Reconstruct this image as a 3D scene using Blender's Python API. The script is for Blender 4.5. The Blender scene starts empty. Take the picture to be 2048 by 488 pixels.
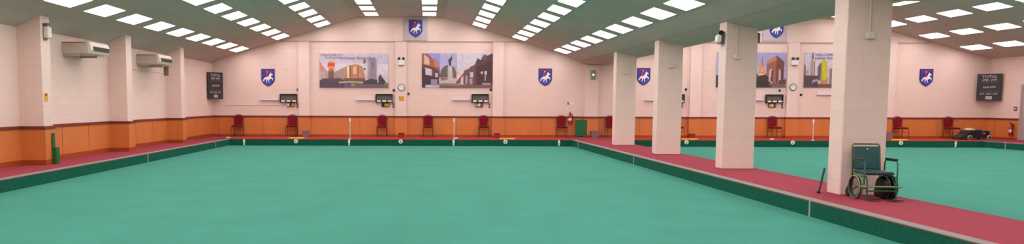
import bpy, math, random
from mathutils import Vector, Matrix
random.seed(7)
scene = bpy.context.scene
col = scene.collection
PI = math.pi

# ------------------------------------------------------------------ camera
F_PX, PITCH, ROLL, CX, CY = 1440.0, 0.0749, 0.0030, 855.6, 315.055
EYE = Vector((0.0, 0.0, 1.45))
cam_data = bpy.data.cameras.new('camera'); cam = bpy.data.objects.new('camera', cam_data); col.objects.link(cam)
cam_data.sensor_fit = 'HORIZONTAL'; cam_data.sensor_width = 36.0
cam_data.lens = F_PX / 2048.0 * 36.0
cam_data.shift_x = (1024.0 - CX) / 2048.0
cam_data.shift_y = (CY - 244.0) / 2048.0
cam_data.clip_start = 0.05; cam_data.clip_end = 200
x0 = Vector((1, 0, 0)); y0 = Vector((0, math.sin(PITCH), math.cos(PITCH))); z0 = Vector((0, -math.cos(PITCH), math.sin(PITCH)))
cxv = x0 * math.cos(ROLL) + y0 * math.sin(ROLL); cyv = -x0 * math.sin(ROLL) + y0 * math.cos(ROLL)
M = Matrix((cxv, cyv, z0)).transposed().to_4x4(); M.translation = EYE
cam.matrix_world = M
scene.camera = cam

# ------------------------------------------------------------------ world, exposure
world = bpy.data.worlds.new('world'); scene.world = world; world.use_nodes = True
world.node_tree.nodes['Background'].inputs[0].default_value = (0.6, 0.65, 0.7, 1)
world.node_tree.nodes['Background'].inputs[1].default_value = 0.05
vs = scene.view_settings
scene.display_settings.display_device = 'sRGB'
vs.view_transform = 'Standard'; vs.look = 'None'; vs.gamma = 1.0; vs.use_curve_mapping = False
vs.exposure = 0.0
LAMP = 10.0          # luminance of the ceiling panels
LAMP_COL = (1.0, 0.93, 0.95)

# ------------------------------------------------------------------ materials
def lin(c):
    c = c / 255.0
    return c / 12.92 if c <= 0.04045 else ((c + 0.055) / 1.055) ** 2.4
def rgb(t): return (lin(t[0]), lin(t[1]), lin(t[2]), 1.0)
MATS = {}
def mat(name, c, rough=0.6, metal=0.0, noise=0.0, nscale=8.0, bump=0.0, bscale=60.0, spec=0.5, stretch=None, sheen=0.0):
    if name in MATS: return MATS[name]
    m = bpy.data.materials.new(name); m.use_nodes = True
    nt = m.node_tree; b = nt.nodes['Principled BSDF']
    b.inputs['Base Color'].default_value = rgb(c); b.inputs['Roughness'].default_value = rough
    b.inputs['Metallic'].default_value = metal; b.inputs['Specular IOR Level'].default_value = spec
    if sheen: b.inputs['Sheen Weight'].default_value = sheen
    if noise or bump:
        tc = nt.nodes.new('ShaderNodeTexCoord'); src = tc.outputs['Object']
        if stretch:
            mp = nt.nodes.new('ShaderNodeMapping'); mp.inputs['Scale'].default_value = stretch
            nt.links.new(src, mp.inputs['Vector']); src = mp.outputs['Vector']
    if noise:
        n = nt.nodes.new('ShaderNodeTexNoise'); n.inputs['Scale'].default_value = nscale; n.inputs['Detail'].default_value = 4
        nt.links.new(src, n.inputs['Vector'])
        r = nt.nodes.new('ShaderNodeValToRGB')
        base = rgb(c)
        lo = [max(0, v * (1 - noise)) for v in base[:3]] + [1]; hi = [min(1, v * (1 + noise)) for v in base[:3]] + [1]
        r.color_ramp.elements[0].position = 0.3; r.color_ramp.elements[1].position = 0.7
        r.color_ramp.elements[0].color = lo; r.color_ramp.elements[1].color = hi
        nt.links.new(n.outputs['Fac'], r.inputs['Fac']); nt.links.new(r.outputs['Color'], b.inputs['Base Color'])
    if bump:
        n2 = nt.nodes.new('ShaderNodeTexNoise'); n2.inputs['Scale'].default_value = bscale; n2.inputs['Detail'].default_value = 3
        nt.links.new(src, n2.inputs['Vector'])
        bp = nt.nodes.new('ShaderNodeBump'); bp.inputs['Strength'].default_value = bump; bp.inputs['Distance'].default_value = 0.01
        nt.links.new(n2.outputs['Fac'], bp.inputs['Height']); nt.links.new(bp.outputs['Normal'], b.inputs['Normal'])
    MATS[name] = m; return m

def grid_mat(name, c, cm, bw, bh, mortar, offset, mode, rough=0.7, bump=0.3, noise=0.04):
    """masonry / tile material laid on world coordinates; mode 'wall' uses (x+y, z), 'flat' uses (x, y)"""
    m = bpy.data.materials.new(name); m.use_nodes = True
    nt = m.node_tree; b = nt.nodes['Principled BSDF']; b.inputs['Roughness'].default_value = rough
    b.inputs['Specular IOR Level'].default_value = 0.3
    tc = nt.nodes.new('ShaderNodeTexCoord'); sp = nt.nodes.new('ShaderNodeSeparateXYZ'); cb = nt.nodes.new('ShaderNodeCombineXYZ')
    nt.links.new(tc.outputs['Object'], sp.inputs[0])
    if mode == 'wall':
        ad = nt.nodes.new('ShaderNodeMath'); ad.operation = 'ADD'
        nt.links.new(sp.outputs[0], ad.inputs[0]); nt.links.new(sp.outputs[1], ad.inputs[1])
        nt.links.new(ad.outputs[0], cb.inputs[0]); nt.links.new(sp.outputs[2], cb.inputs[1])
    else:
        nt.links.new(sp.outputs[0], cb.inputs[0]); nt.links.new(sp.outputs[1], cb.inputs[1])
    br = nt.nodes.new('ShaderNodeTexBrick')
    br.offset = offset; br.inputs['Scale'].default_value = 1.0
    br.inputs['Brick Width'].default_value = bw; br.inputs['Row Height'].default_value = bh
    br.inputs['Mortar Size'].default_value = mortar; br.inputs['Mortar Smooth'].default_value = 0.3
    a = rgb(c)
    br.inputs['Color1'].default_value = a
    br.inputs['Color2'].default_value = [v * (1 - noise) for v in a[:3]] + [1]
    br.inputs['Mortar'].default_value = rgb(cm)
    nt.links.new(cb.outputs[0], br.inputs['Vector'])
    n = nt.nodes.new('ShaderNodeTexNoise'); n.inputs['Scale'].default_value = 1.3; n.inputs['Detail'].default_value = 3
    nt.links.new(tc.outputs['Object'], n.inputs['Vector'])
    mr = nt.nodes.new('ShaderNodeMapRange'); mr.inputs['To Min'].default_value = 1 - noise; mr.inputs['To Max'].default_value = 1 + noise
    nt.links.new(n.outputs['Fac'], mr.inputs['Value'])
    mx = nt.nodes.new('ShaderNodeVectorMath'); mx.operation = 'SCALE'
    nt.links.new(br.outputs['Color'], mx.inputs[0]); nt.links.new(mr.outputs[0], mx.inputs['Scale'])
    nt.links.new(mx.outputs[0], b.inputs['Base Color'])
    if bump:
        bp = nt.nodes.new('ShaderNodeBump'); bp.inputs['Strength'].default_value = bump; bp.inputs['Distance'].default_value = 0.006
        bp.invert = True
        nt.links.new(br.outputs['Fac'], bp.inputs['Height']); nt.links.new(bp.outputs['Normal'], b.inputs['Normal'])
    MATS[name] = m; return m

def emit(name, c, s):
    m = bpy.data.materials.new(name); m.use_nodes = True; nt = m.node_tree
    for n in list(nt.nodes): nt.nodes.remove(n)
    o = nt.nodes.new('ShaderNodeOutputMaterial'); e = nt.nodes.new('ShaderNodeEmission')
    e.inputs[0].default_value = (*c, 1); e.inputs[1].default_value = s
    nt.links.new(e.outputs[0], o.inputs[0]); MATS[name] = m; return m

WALL = grid_mat('painted_block', (232, 202, 190), (225, 193, 180), 0.46, 0.225, 0.006, 0.5, 'wall', noise=0.025)
WALLP = mat('painted_plaster', (232, 203, 192), rough=0.65, noise=0.02, nscale=2)
CEIL = grid_mat('ceiling_tile', (192, 182, 173), (179, 168, 158), 0.6, 1.2, 0.008, 0.0, 'flat', rough=0.85, bump=0.15, noise=0.05)
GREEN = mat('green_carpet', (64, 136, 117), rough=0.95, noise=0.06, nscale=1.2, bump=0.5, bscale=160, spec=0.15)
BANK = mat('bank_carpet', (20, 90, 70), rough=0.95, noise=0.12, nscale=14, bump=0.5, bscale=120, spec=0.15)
RED = mat('red_carpet', (154, 62, 75), rough=0.95, noise=0.16, nscale=22, bump=0.5, bscale=120, spec=0.1)
STRIP = mat('grey_edging', (134, 124, 116), rough=0.8, noise=0.08, nscale=12)
DADO = mat('orange_laminate', (206, 118, 60), rough=0.42, noise=0.06, nscale=2.5, stretch=(1, 1, 0.25), spec=0.4)
SEAM = mat('panel_joint', (150, 74, 34), rough=0.6)
RAIL = mat('mahogany_rail', (118, 38, 22), rough=0.6, noise=0.1, nscale=6)
SKIRT = mat('brown_skirting', (158, 66, 18), rough=0.45, noise=0.08, nscale=5)
DARK = mat('black_plastic', (26, 24, 26), rough=0.4, noise=0.1, nscale=20)
BLACK = mat('black_rubber', (14, 15, 16), rough=0.55, noise=0.1, nscale=20)
WHITE = mat('white_plastic', (232, 226, 222), rough=0.5, noise=0.02)
CREAM = mat('cream_metal', (214, 200, 186), rough=0.45, noise=0.03)
GREYM = mat('grey_metal', (120, 116, 116), rough=0.45, metal=0.4, noise=0.05)
GREYP = mat('grey_plastic', (128, 104, 108), rough=0.6, noise=0.05)
CHARC = mat('charcoal_board', (44, 38, 40), rough=0.6, noise=0.12, nscale=6)
LETTER = mat('white_lettering', (198, 186, 186), rough=0.6)
YEL = mat('yellow_plastic', (240, 176, 30), rough=0.5, noise=0.05)
SIGNY = mat('yellow_sign', (212, 158, 16), rough=0.5)
REDP = mat('red_plastic', (176, 22, 26), rough=0.4, noise=0.05)
DRED = mat('dark_red_box', (140, 16, 14), rough=0.5, noise=0.05)
FABR = mat('burgundy_fabric', (120, 8, 26), rough=0.85, noise=0.12, nscale=30, bump=0.3, bscale=200, spec=0.2)
FRAME = mat('bronze_tube', (84, 52, 46), rough=0.35, metal=0.5)
GBOX = mat('green_painted_panel', (16, 96, 44), rough=0.5, noise=0.06)
GLOSSG = mat('green_enamel_tube', (30, 84, 58), rough=0.3, metal=0.2, noise=0.05)
PALEG = mat('olive_rim', (128, 150, 96), rough=0.45, metal=0.2)
VINYL = mat('dark_green_vinyl', (26, 76, 74), rough=0.4, noise=0.08, nscale=8, bump=0.1, bscale=20)
SEATV = mat('slate_vinyl', (34, 62, 66), rough=0.4, noise=0.06)
BLUE = mat('shield_blue', (48, 40, 150), rough=0.4, noise=0.1, nscale=6)
NAVY = mat('shield_rim', (52, 28, 88), rough=0.4)
MAROON = mat('shield_band', (120, 44, 92), rough=0.4)
BOARDG = mat('grey_backing_board', (186, 172, 180), rough=0.6, noise=0.03)
DOORG = mat('grey_door_paint', (168, 150, 150), rough=0.5)
CLOTHC = mat('cream_cloth', (206, 180, 140), rough=0.9, noise=0.1)
CLOTHB = mat('blue_cloth', (34, 70, 120), rough=0.9, noise=0.1)
LAMPM = emit('lamp_diffuser', LAMP_COL, LAMP)
EMLED = emit('lit_indicator', (0.75, 1.0, 0.85), 1.6)
TINFRAME = mat('lamp_frame', (205, 196, 190), rough=0.5)

# ------------------------------------------------------------------ mesh builder
class MB:
    def __init__(s): s.v = []; s.f = []; s.m = []; s.sm = []; s.mats = []
    def _mi(s, m):
        if m not in s.mats: s.mats.append(m)
        return s.mats.index(m)
    def add(s, vs_, fs, m, smooth=False):
        o = len(s.v); s.v += [tuple(v) for v in vs_]; k = s._mi(m)
        for f in fs: s.f.append([i + o for i in f]); s.m.append(k); s.sm.append(smooth)
        return s
    def box(s, x0, x1, y0, y1, z0, z1, m, T=None):
        P = [Vector(p) for p in ((x0,y0,z0),(x1,y0,z0),(x1,y1,z0),(x0,y1,z0),(x0,y0,z1),(x1,y0,z1),(x1,y1,z1),(x0,y1,z1))]
        if T is not None: P = [T @ p for p in P]
        return s.add(P, [(0,3,2,1),(4,5,6,7),(0,1,5,4),(1,2,6,5),(2,3,7,6),(3,0,4,7)], m)
    def cbox(s, x0, x1, y0, y1, z0, z1, m, c=0.02, T=None):
        """box with chamfered vertical and horizontal edges"""
        c = min(c, (x1-x0)/2.1, (y1-y0)/2.1, (z1-z0)/2.1)
        rings = []
        for z, k in ((z0, c), (z0 + c, 0), (z1 - c, 0), (z1, c)):
            e = c
            pts = [(x0+k+e,y0+k),(x1-k-e,y0+k),(x1-k,y0+k+e),(x1-k,y1-k-e),(x1-k-e,y1-k),(x0+k+e,y1-k),(x0+k,y1-k-e),(x0+k,y0+k+e)]
            if k: pts = [(min(max(px, x0+k), x1-k), min(max(py, y0+k), y1-k)) for px, py in pts]
            rings.append([Vector((a, b, z)) for a, b in pts])
        V = [p for r in rings for p in r]
        if T is not None: V = [T @ p for p in V]
        fs = [tuple(reversed(range(8))), tuple(range(24, 32))]
        for r in range(3):
            for i in range(8): fs.append((r*8+i, r*8+(i+1)%8, r*8+8+(i+1)%8, r*8+8+i))
        return s.add(V, fs, m)
    def tube(s, pts, r, m, n=8, closed=False, r1=None):
        pts = [Vector(p) for p in pts]; N = len(pts); V = []; prev = None
        for i, p in enumerate(pts):
            a = pts[(i-1) % N] if (closed or i > 0) else p; b = pts[(i+1) % N] if (closed or i < N-1) else p
            d = (b - a).normalized()
            if prev is None:
                u = d.orthogonal().normalized()
            else:
                u = (prev - d * prev.dot(d))
                u = u.normalized() if u.length > 1e-6 else d.orthogonal().normalized()
            prev = u; w = d.cross(u)
            rr = r if r1 is None else r + (r1 - r) * i / max(1, N-1)
            for k in range(n):
                t = 2*PI*k/n; V.append(p + u*math.cos(t)*rr + w*math.sin(t)*rr)
        fs = []
        for i in range(N if closed else N-1):
            for k in range(n):
                a = i*n+k; b = i*n+(k+1) % n; c = ((i+1) % N)*n+(k+1) % n; d = ((i+1) % N)*n+k
                fs.append((a, b, c, d))
        s.add(V, fs, m, True)
        if not closed:
            s.add(V[:n], [tuple(reversed(range(n)))], m); s.add(V[-n:], [tuple(range(n))], m)
        return s
    def lathe(s, prof, c, m, axis='z', n=20, T=None):
        """prof = [(radius, height)], revolved around an axis through c"""
        V = []
        for r, h in prof:
            for k in range(n):
                t = 2*PI*k/n; a, b = r*math.cos(t), r*math.sin(t)
                p = {'z': (a, b, h), 'y': (b, h, a), 'x': (h, a, b)}[axis]
                V.append(Vector(p) + Vector(c))
        if T is not None: V = [T @ p for p in V]
        fs = [tuple(reversed(range(n))), tuple(range((len(prof)-1)*n, len(prof)*n))]
        s.add(V, fs, m)
        g = []
        for i in range(len(prof)-1):
            for k in range(n): g.append((i*n+k, i*n+(k+1) % n, (i+1)*n+(k+1) % n, (i+1)*n+k))
        o = len(s.v) - len(V); kk = s._mi(m)
        for f in g: s.f.append([i+o for i in f]); s.m.append(kk); s.sm.append(True)
        return s
    def prism(s, poly, y0, y1, m, T=None):
        """poly in (x,z), extruded along y from y0 (front) to y1"""
        n = len(poly)
        V = [Vector((x, y0, z)) for x, z in poly] + [Vector((x, y1, z)) for x, z in poly]
        if T is not None: V = [T @ p for p in V]
        fs = [tuple(range(n)), tuple(reversed(range(n, 2*n)))]
        for i in range(n): fs.append((i, i+n, (i+1) % n + n, (i+1) % n))
        return s.add(V, fs, m)
    def build(s, name, parent=None, bevel=0.0):
        me = bpy.data.meshes.new(name); me.from_pydata(s.v, [], s.f); me.update()
        for m in s.mats: me.materials.append(m)
        for p, k, sm in zip(me.polygons, s.m, s.sm): p.material_index = k; p.use_smooth = sm
        o = bpy.data.objects.new(name, me); col.objects.link(o)
        if parent is not None: o.parent = parent
        if bevel:
            b = o.modifiers.new('bevel', 'BEVEL'); b.width = bevel; b.segments = 2; b.limit_method = 'ANGLE'
        # consistent normals
        import bmesh
        bm = bmesh.new(); bm.from_mesh(me); bmesh.ops.recalc_face_normals(bm, faces=bm.faces); bm.to_mesh(me); bm.free()
        return o

def tag(o, label, cat, group=None):
    o['label'] = label; o['category'] = cat
    if group: o['group'] = group
    return o
def thing(name, label, cat, loc=(0, 0, 0), rz=0.0, group=None, scale=None):
    o = bpy.data.objects.new(name, None); col.objects.link(o); o.empty_display_size = 0.1
    o.location = loc; o.rotation_euler = (0, 0, rz)
    return tag(o, label, cat, group)
def dup(src, loc, label, group=None, rot=None):
    r = src.copy(); col.objects.link(r); r.location = loc; r['label'] = label
    if rot is not None: r.rotation_euler = rot
    if group: r['group'] = group
    for ch in list(src.children):
        c = ch.copy(); col.objects.link(c); c.parent = r
        for g in list(ch.children):
            d = g.copy(); col.objects.link(d); d.parent = c
    return r
def struct(mb, name, parent=None):
    o = mb.build(name, parent)
    if parent is None: o['kind'] = 'structure'
    return o
def text_mesh(body, size, cx, cz, y, m, name, parent, align='CENTER', squash=1.0, rot=None):
    cu = bpy.data.curves.new('lettering_curve', 'FONT'); cu.body = body; cu.size = size; cu.align_x = align; cu.align_y = 'CENTER'
    cu.extrude = 0.002; cu.resolution_u = 3
    o = bpy.data.objects.new('lettering_curve', cu); col.objects.link(o)
    dg = bpy.context.evaluated_depsgraph_get(); me = bpy.data.meshes.new_from_object(o.evaluated_get(dg))
    bpy.data.objects.remove(o)
    me.materials.clear(); me.materials.append(m)
    t = bpy.data.objects.new(name, me); col.objects.link(t); t.parent = parent
    t.location = (cx, y, cz); t.rotation_euler = (PI/2, 0, 0); t.scale = (squash, 1, 1)
    return t

# ------------------------------------------------------------------ dimensions (metres; walkway carpet is z = 0)
WY = 31.7; LX = -9.43; RX = 24.6; BY = -3.0
GZ = -0.235
BANKY = 28.85; GREENY = 28.57
L1, R1 = -7.94, 5.77; L2, R2 = 7.49, 22.25
PROF = [(LX, 3.15), (-8.9, 3.43), (-3.06, 5.2), (0.72, 5.2), (5.95, 3.595), (6.25, 3.44), (6.55, 3.30), (6.85, 3.21), (7.15, 3.17), (7.5, 3.16), (7.9, 3.19), (8.3, 3.29), (8.7, 3.42), (9.1, 3.56), (14.0, 5.2), (18.15, 5.2), (RX, 3.47)]
def ceil_z(x):
    for (a, za), (b, zb) in zip(PROF, PROF[1:]):
        if a <= x <= b: return za + (zb - za) * (x - a) / (b - a)
def ceil_slope(x):
    for (a, za), (b, zb) in zip(PROF, PROF[1:]):
        if a <= x <= b: return (zb - za) / (b - a)

# ------------------------------------------------------------------ shell
def slab(x0, x1, y0, y1, z0, z1, m, name): return struct(MB().box(x0, x1, y0, y1, z0, z1, m), name)
slab(L1 , R1, BY + 1.0, GREENY, GZ - 0.12, GZ, GREEN, 'floor')
slab(L2, R2, BY + 1.0, GREENY, GZ - 0.12, GZ, GREEN, 'floor')
slab(LX - .2, RX + .2, BY - .2, WY + .2, -0.75, -0.62, MATS['grey_edging'], 'floor')
def walkway(x0, x1, y0, y1, name='floor'):
    mb = MB()
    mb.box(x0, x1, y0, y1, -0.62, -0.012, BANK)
    mb.box(x0 + (0.004 if x0 > LX else 0), x1 - 0.004 if x1 < RX else x1, y0, y1, -0.012, 0.0, RED)
    return struct(mb, name)
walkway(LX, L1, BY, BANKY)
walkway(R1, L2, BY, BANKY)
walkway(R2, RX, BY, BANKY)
RED2 = mat('rust_carpet', (166, 60, 48), rough=0.95, noise=0.16, nscale=22, bump=0.5, bscale=120, spec=0.1)
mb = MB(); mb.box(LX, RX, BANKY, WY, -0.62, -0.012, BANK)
for a, b, m_ in ((LX, L1, RED), (L1, R1, RED2), (R1, L2, RED), (L2, R2, RED2), (R2, RX, RED)): mb.box(a, b, BANKY + 0.004, WY, -0.012, 0.0, m_)
struct(mb, 'floor')
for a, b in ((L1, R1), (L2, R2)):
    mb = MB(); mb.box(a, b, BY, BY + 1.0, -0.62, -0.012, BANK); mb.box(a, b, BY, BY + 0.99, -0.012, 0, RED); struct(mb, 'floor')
    mb = MB(); mb.box(a, b, GREENY, BANKY, -0.62, -0.45, MATS['black_rubber']); struct(mb, 'floor')       # ditch bed
# grey edging battens on the side banks with their pale joint plates
def edging(x0, x1, face, joints, name):
    e = struct(MB().box(x0, x1, BY, BANKY, 0.0, 0.012, STRIP), name)
    for y in joints:
        j = MB().box(face - 0.006, face + 0.006, y - 0.018, y + 0.018, GZ, 0.004, MATS['grey_metal_light']).build('joint_plate', e)
MATS['grey_metal_light'] = mat('joint_metal', (164, 154, 148), rough=0.5, noise=0.04)
edging(L1 - 0.18, L1 + 0.003, L1 + 0.004, (20.35, 26.9), 'trim_1')
edging(R1 - 0.003, R1 + 0.18, R1 - 0.004, (10.78, 20.1, 27.6), 'trim_2')
edging(R2 - 0.003, R2 + 0.18, R2 - 0.004, (20.5, 27.7), 'trim_3')
# thin dark nosing on the far bank
struct(MB().box(LX, RX, BANKY - 0.006, BANKY + 0.035, -0.004, 0.010, mat('dark_nosing', (96, 52, 40), rough=0.7)), 'trim_4')

# walls
prof_top = [(x, z + 0.05) for x, z in PROF]
mb = MB(); mb.prism([(LX - .2, -0.6)] + [(RX + .2, -0.6), (RX + .2, 5.7), (LX - .2, 5.7)], WY, WY + 0.2, WALL); struct(mb, 'wall_far')
slab(LX - 0.2, LX, BY - .2, WY, -0.6, 3.6, WALL, 'wall_left')
slab(RX, RX + 0.2, BY - .2, WY, -0.6, 3.9, WALL, 'wall_right')
slab(LX, RX, BY - 0.2, BY, -0.6, 5.7, WALL, 'wall_back')
# ceiling: one folded slab over both halls
mb = MB(); P = PROF[:]; P[0] = (LX - .2, 3.08); P[-1] = (RX + .2, 3.42)
poly = P + [(x, z + 0.15) for x, z in reversed(P)]
mb.prism(poly, BY - .2, WY + .2, CEIL); struct(mb, 'ceiling')
# ceiling joints running the length of the halls
for i, x in enumerate((3.05, -5.3, 21.95 - 0.9)):
    z = ceil_z(x); s = ceil_slope(x)
    mb = MB(); T = Matrix.Translation((x, 0, z)) @ Matrix.Rotation(-math.atan(s), 4, 'Y')
    mb.box(-0.012, 0.012, 8, 26, -0.006, 0.01, mat('ceiling_joint', (176, 172, 158), rough=0.7), T)
    struct(mb, 'trim_%d' % (5 + i))

# dado panelling, dado rail and skirting
TH = 0.03; DZ = 0.83; DT = 0.9; SK = 0.085
def dado_run(p0, p1, n, seams=(), sk=SK, name=('wall_dado', 'trim_9', 'baseboard_far')):
    """panelling along p0->p1 with outward normal n (into the room)"""
    (x0, y0), (x1, y1) = p0, p1; nx, ny = n
    def bx(a, b, c, d, z0, z1, t, m, mb):
        xs = sorted((a, b)); ys = sorted((c, d))
        if nx: xs = sorted((a, a + nx * t))
        if ny: ys = sorted((c, c + ny * t))
        mb.box(xs[0], xs[1], ys[0], ys[1], z0, z1, m)
    mb = MB(); bx(x0, x1, y0, y1, 0.0, DZ, TH, DADO, mb)
    for s in seams:
        if ny: mb.box(s - 0.007, s + 0.007, min(y0 + ny * TH, y0 + ny * (TH + .004)), max(y0 + ny * TH, y0 + ny * (TH + .004)), SK, DZ, SEAM)
        else: mb.box(min(x0 + nx * TH, x0 + nx * (TH + .004)), max(x0 + nx * TH, x0 + nx * (TH + .004)), s - 0.007, s + 0.007, SK, DZ, SEAM)
    struct(mb, name[0])
    mb = MB(); bx(x0, x1, y0, y1, DZ, DT, TH + 0.025, RAIL, mb); struct(mb, name[1])
    mb = MB(); bx(x0, x1, y0, y1, 0.0, sk, TH + 0.014, SKIRT, mb); struct(mb, name[2])
PIL = [(-5.66, -5.18), (-1.42, -0.94), (2.83, 3.29), (6.87, 7.44), (11.45, 11.93), (15.69, 16.17), (19.97, 20.42)]
PD = 0.12   # pilaster depth
cuts = [LX] + [v for p in PIL for v in p] + [RX]
seams_far = [-9.2, -7.24, -2.99, 1.27, 5.0, 9.3, 13.8, 18.0, 22.4]
for i in range(0, len(cuts), 2):
    a, b = cuts[i], cuts[i+1]
    dado_run((a, WY), (b, WY), (0, -1), [s for s in seams_far if a < s < b])
for i, (a, b) in enumerate(PIL):
    top = 4.12 if i < 3 else (3.14 if i == 3 else (4.14 if i != 6 else 4.14))
    top = min(top, ceil_z((a + b) / 2))
    if i == 0: top = 4.12
    slab(a, b, WY - PD, WY, 0.0, top, WALLP, 'wall_pilaster')
    # dado wraps the pilaster
    mb = MB(); mb.box(a - TH, b + TH, WY - PD - TH, WY, 0, DZ, DADO); struct(mb, 'wall_dado')
    mb = MB(); mb.box(a - TH - .025, b + TH + .025, WY - PD - TH - .025, WY, DZ, DT, RAIL); struct(mb, 'trim_9')
    mb = MB(); mb.box(a - TH - .014, b + TH + .014, WY - PD - TH - .014, WY, 0, SK, SKIRT); struct(mb, 'baseboard_far')
# gable strips above the pilasters, their dark colour painting a shadow line
SHADOW_LINE = mat('gable_shadow_line', (182, 144, 130), rough=0.6)
for a, b in ((-6.45, 4.1), (10.95, 21.9)):
    mb = MB(); mb.box(a, b, WY - 0.035, WY, 4.12, 4.16, SHADOW_LINE); struct(mb, 'trim_10')

# left wall piers and panelling
PX = -8.88; PDY = 0.4
piers = [2.66, 7.33, 11.98, 16.65, 21.32, 26.0]
ys = [BY] + [v for p in piers for v in (p, p + PDY)] + [WY]
for i in range(0, len(ys), 2):
    a, b = ys[i], ys[i+1]
    dado_run((LX, a), (LX, b), (1, 0), [s for s in (a + 1.45, a + 2.9) if s < b - .3], sk=0.12, name=('wall_dado', 'trim_11', 'baseboard_left'))
for p in piers:
    slab(LX, PX, p, p + PDY, 0, ceil_z(PX) - 0.0, WALL, 'wall_pier')
    mb = MB(); mb.box(LX, PX + TH, p - TH, p + PDY + TH, 0, DZ, DADO); mb.box(PX + TH, PX + TH + .004, p - TH + .0, p - TH + .014, SK, DZ, SEAM); struct(mb, 'wall_dado')
    mb = MB(); mb.box(LX, PX + TH + .02, p - TH - .02, p + PDY + TH + .02, DZ, DT, RAIL); struct(mb, 'trim_11')
    mb = MB(); mb.box(LX, PX + TH + .014, p - TH - .014, p + PDY + TH + .014, 0, 0.12, SKIRT); struct(mb, 'baseboard_left')
# right wall panelling and door
dado_run((RX, 29.95), (RX, WY), (-1, 0), (31.2,), name=('wall_dado', 'trim_12', 'baseboard_right'))
dado_run((RX, BY), (RX, 28.8), (-1, 0), [1.5 * k for k in range(19)], name=('wall_dado', 'trim_12', 'baseboard_right'))
mb = MB(); mb.box(RX - 0.05, RX, 28.8, 28.9, 0, 2.2, DOORG); mb.box(RX - 0.05, RX, 29.85, 29.95, 0, 2.2, DOORG); mb.box(RX - .05, RX, 28.8, 29.95, 2.2, 2.3, DOORG)
mb.box(RX - 0.03, RX, 28.9, 29.85, 0.01, 2.2, DOORG)
dr = struct(mb, 'door_1')
MB().tube([(RX - .09, 29.0, 1.0), (RX - .09, 29.12, 1.0)], 0.012, GREYM).tube([(RX - .03, 29.0, 1.0), (RX - .09, 29.0, 1.0)], 0.01, GREYM).build('door_handle', dr)

# columns down the middle walkway
COLY = [11.5, 16.15, 20.85, 25.5]
for i, y in enumerate(COLY):
    mb = MB(); mb.cbox(6.62, 7.33, y, y + 0.38, -0.0, 3.3, WALL, c=0.012)
    o = struct(mb, 'wall_column')
for y in (6.85, 2.2):
    mb = MB(); mb.cbox(6.62, 7.33, y, y + 0.38, -0.0, 3.3, WALL, c=0.012); struct(mb, 'wall_column')

# ------------------------------------------------------------------ ceiling light panels
rows1 = [(-7.96, 'leftmost row of lights'), (-6.21, 'second row from the left wall'), (-4.45, 'third row from the left wall'), (-2.40, 'row left of the left ridge'),
         (0.05, 'row right of the left ridge'), (2.17, 'third row left of the columns'), (3.87, 'second row left of the columns'), (5.66, 'first row left of the columns')]
rows2 = [(9.15, 'first row right of the columns'), (10.9, 'second row right of the columns'), (12.6, 'third row right of the columns'), (14.8, 'row left of the right ridge'), (17.5, 'row right of the right ridge'),
         (19.46, 'third row from the right wall'), (21.27, 'second row from the right wall'), (23.05, 'rightmost row of lights')]
ordn = ['nearest the far wall', 'second from the far wall', 'third from the far wall', 'fourth from the far wall', 'fifth from the far wall', 'sixth from the far wall', 'seventh from the far wall', 'eighth from the far wall', 'ninth from the far wall', 'tenth from the far wall', 'eleventh from the far wall', 'twelfth from the far wall', 'thirteenth from the far wall', 'fourteenth from the far wall', 'fifteenth from the far wall', 'sixteenth from the far wall', 'seventeenth from the far wall', 'eighteenth from the far wall']
lamp0 = thing('ceiling_light', '', 'ceiling light')
w, d, t = 0.295, 0.585, 0.018
mb = MB()
mb.box(-w, w, -d, -d + .018, -0.012, t, TINFRAME); mb.box(-w, w, d - .018, d, -0.012, t, TINFRAME)
mb.box(-w, -w + .018, -d + .018, d - .018, -0.012, t, TINFRAME); mb.box(w - .018, w, -d + .018, d - .018, -0.012, t, TINFRAME)
mb.build('lamp_frame', lamp0)
MB().box(-w + .018, w - .018, -d + .018, d - .018, -0.009, 0.012, LAMPM).build('lamp_diffuser', lamp0)
first = True
for rows, hall in ((rows1, 'ceiling light panels of the left hall'), (rows2, 'ceiling light panels of the right hall')):
    for x, rn in rows:
        z = ceil_z(x); rot = (0, -math.atan(ceil_slope(x)), 0)
        for k in range(18):
            lab = 'ceiling light %s, %s' % (ordn[k], rn)
            loc = (x, 30.56 - 1.8 * k, z - 0.004)
            if first:
                lamp0.location = loc; lamp0.rotation_euler = rot; lamp0['label'] = lab; lamp0['group'] = hall; first = False
            else: dup(lamp0, loc, lab, hall, rot)

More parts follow.
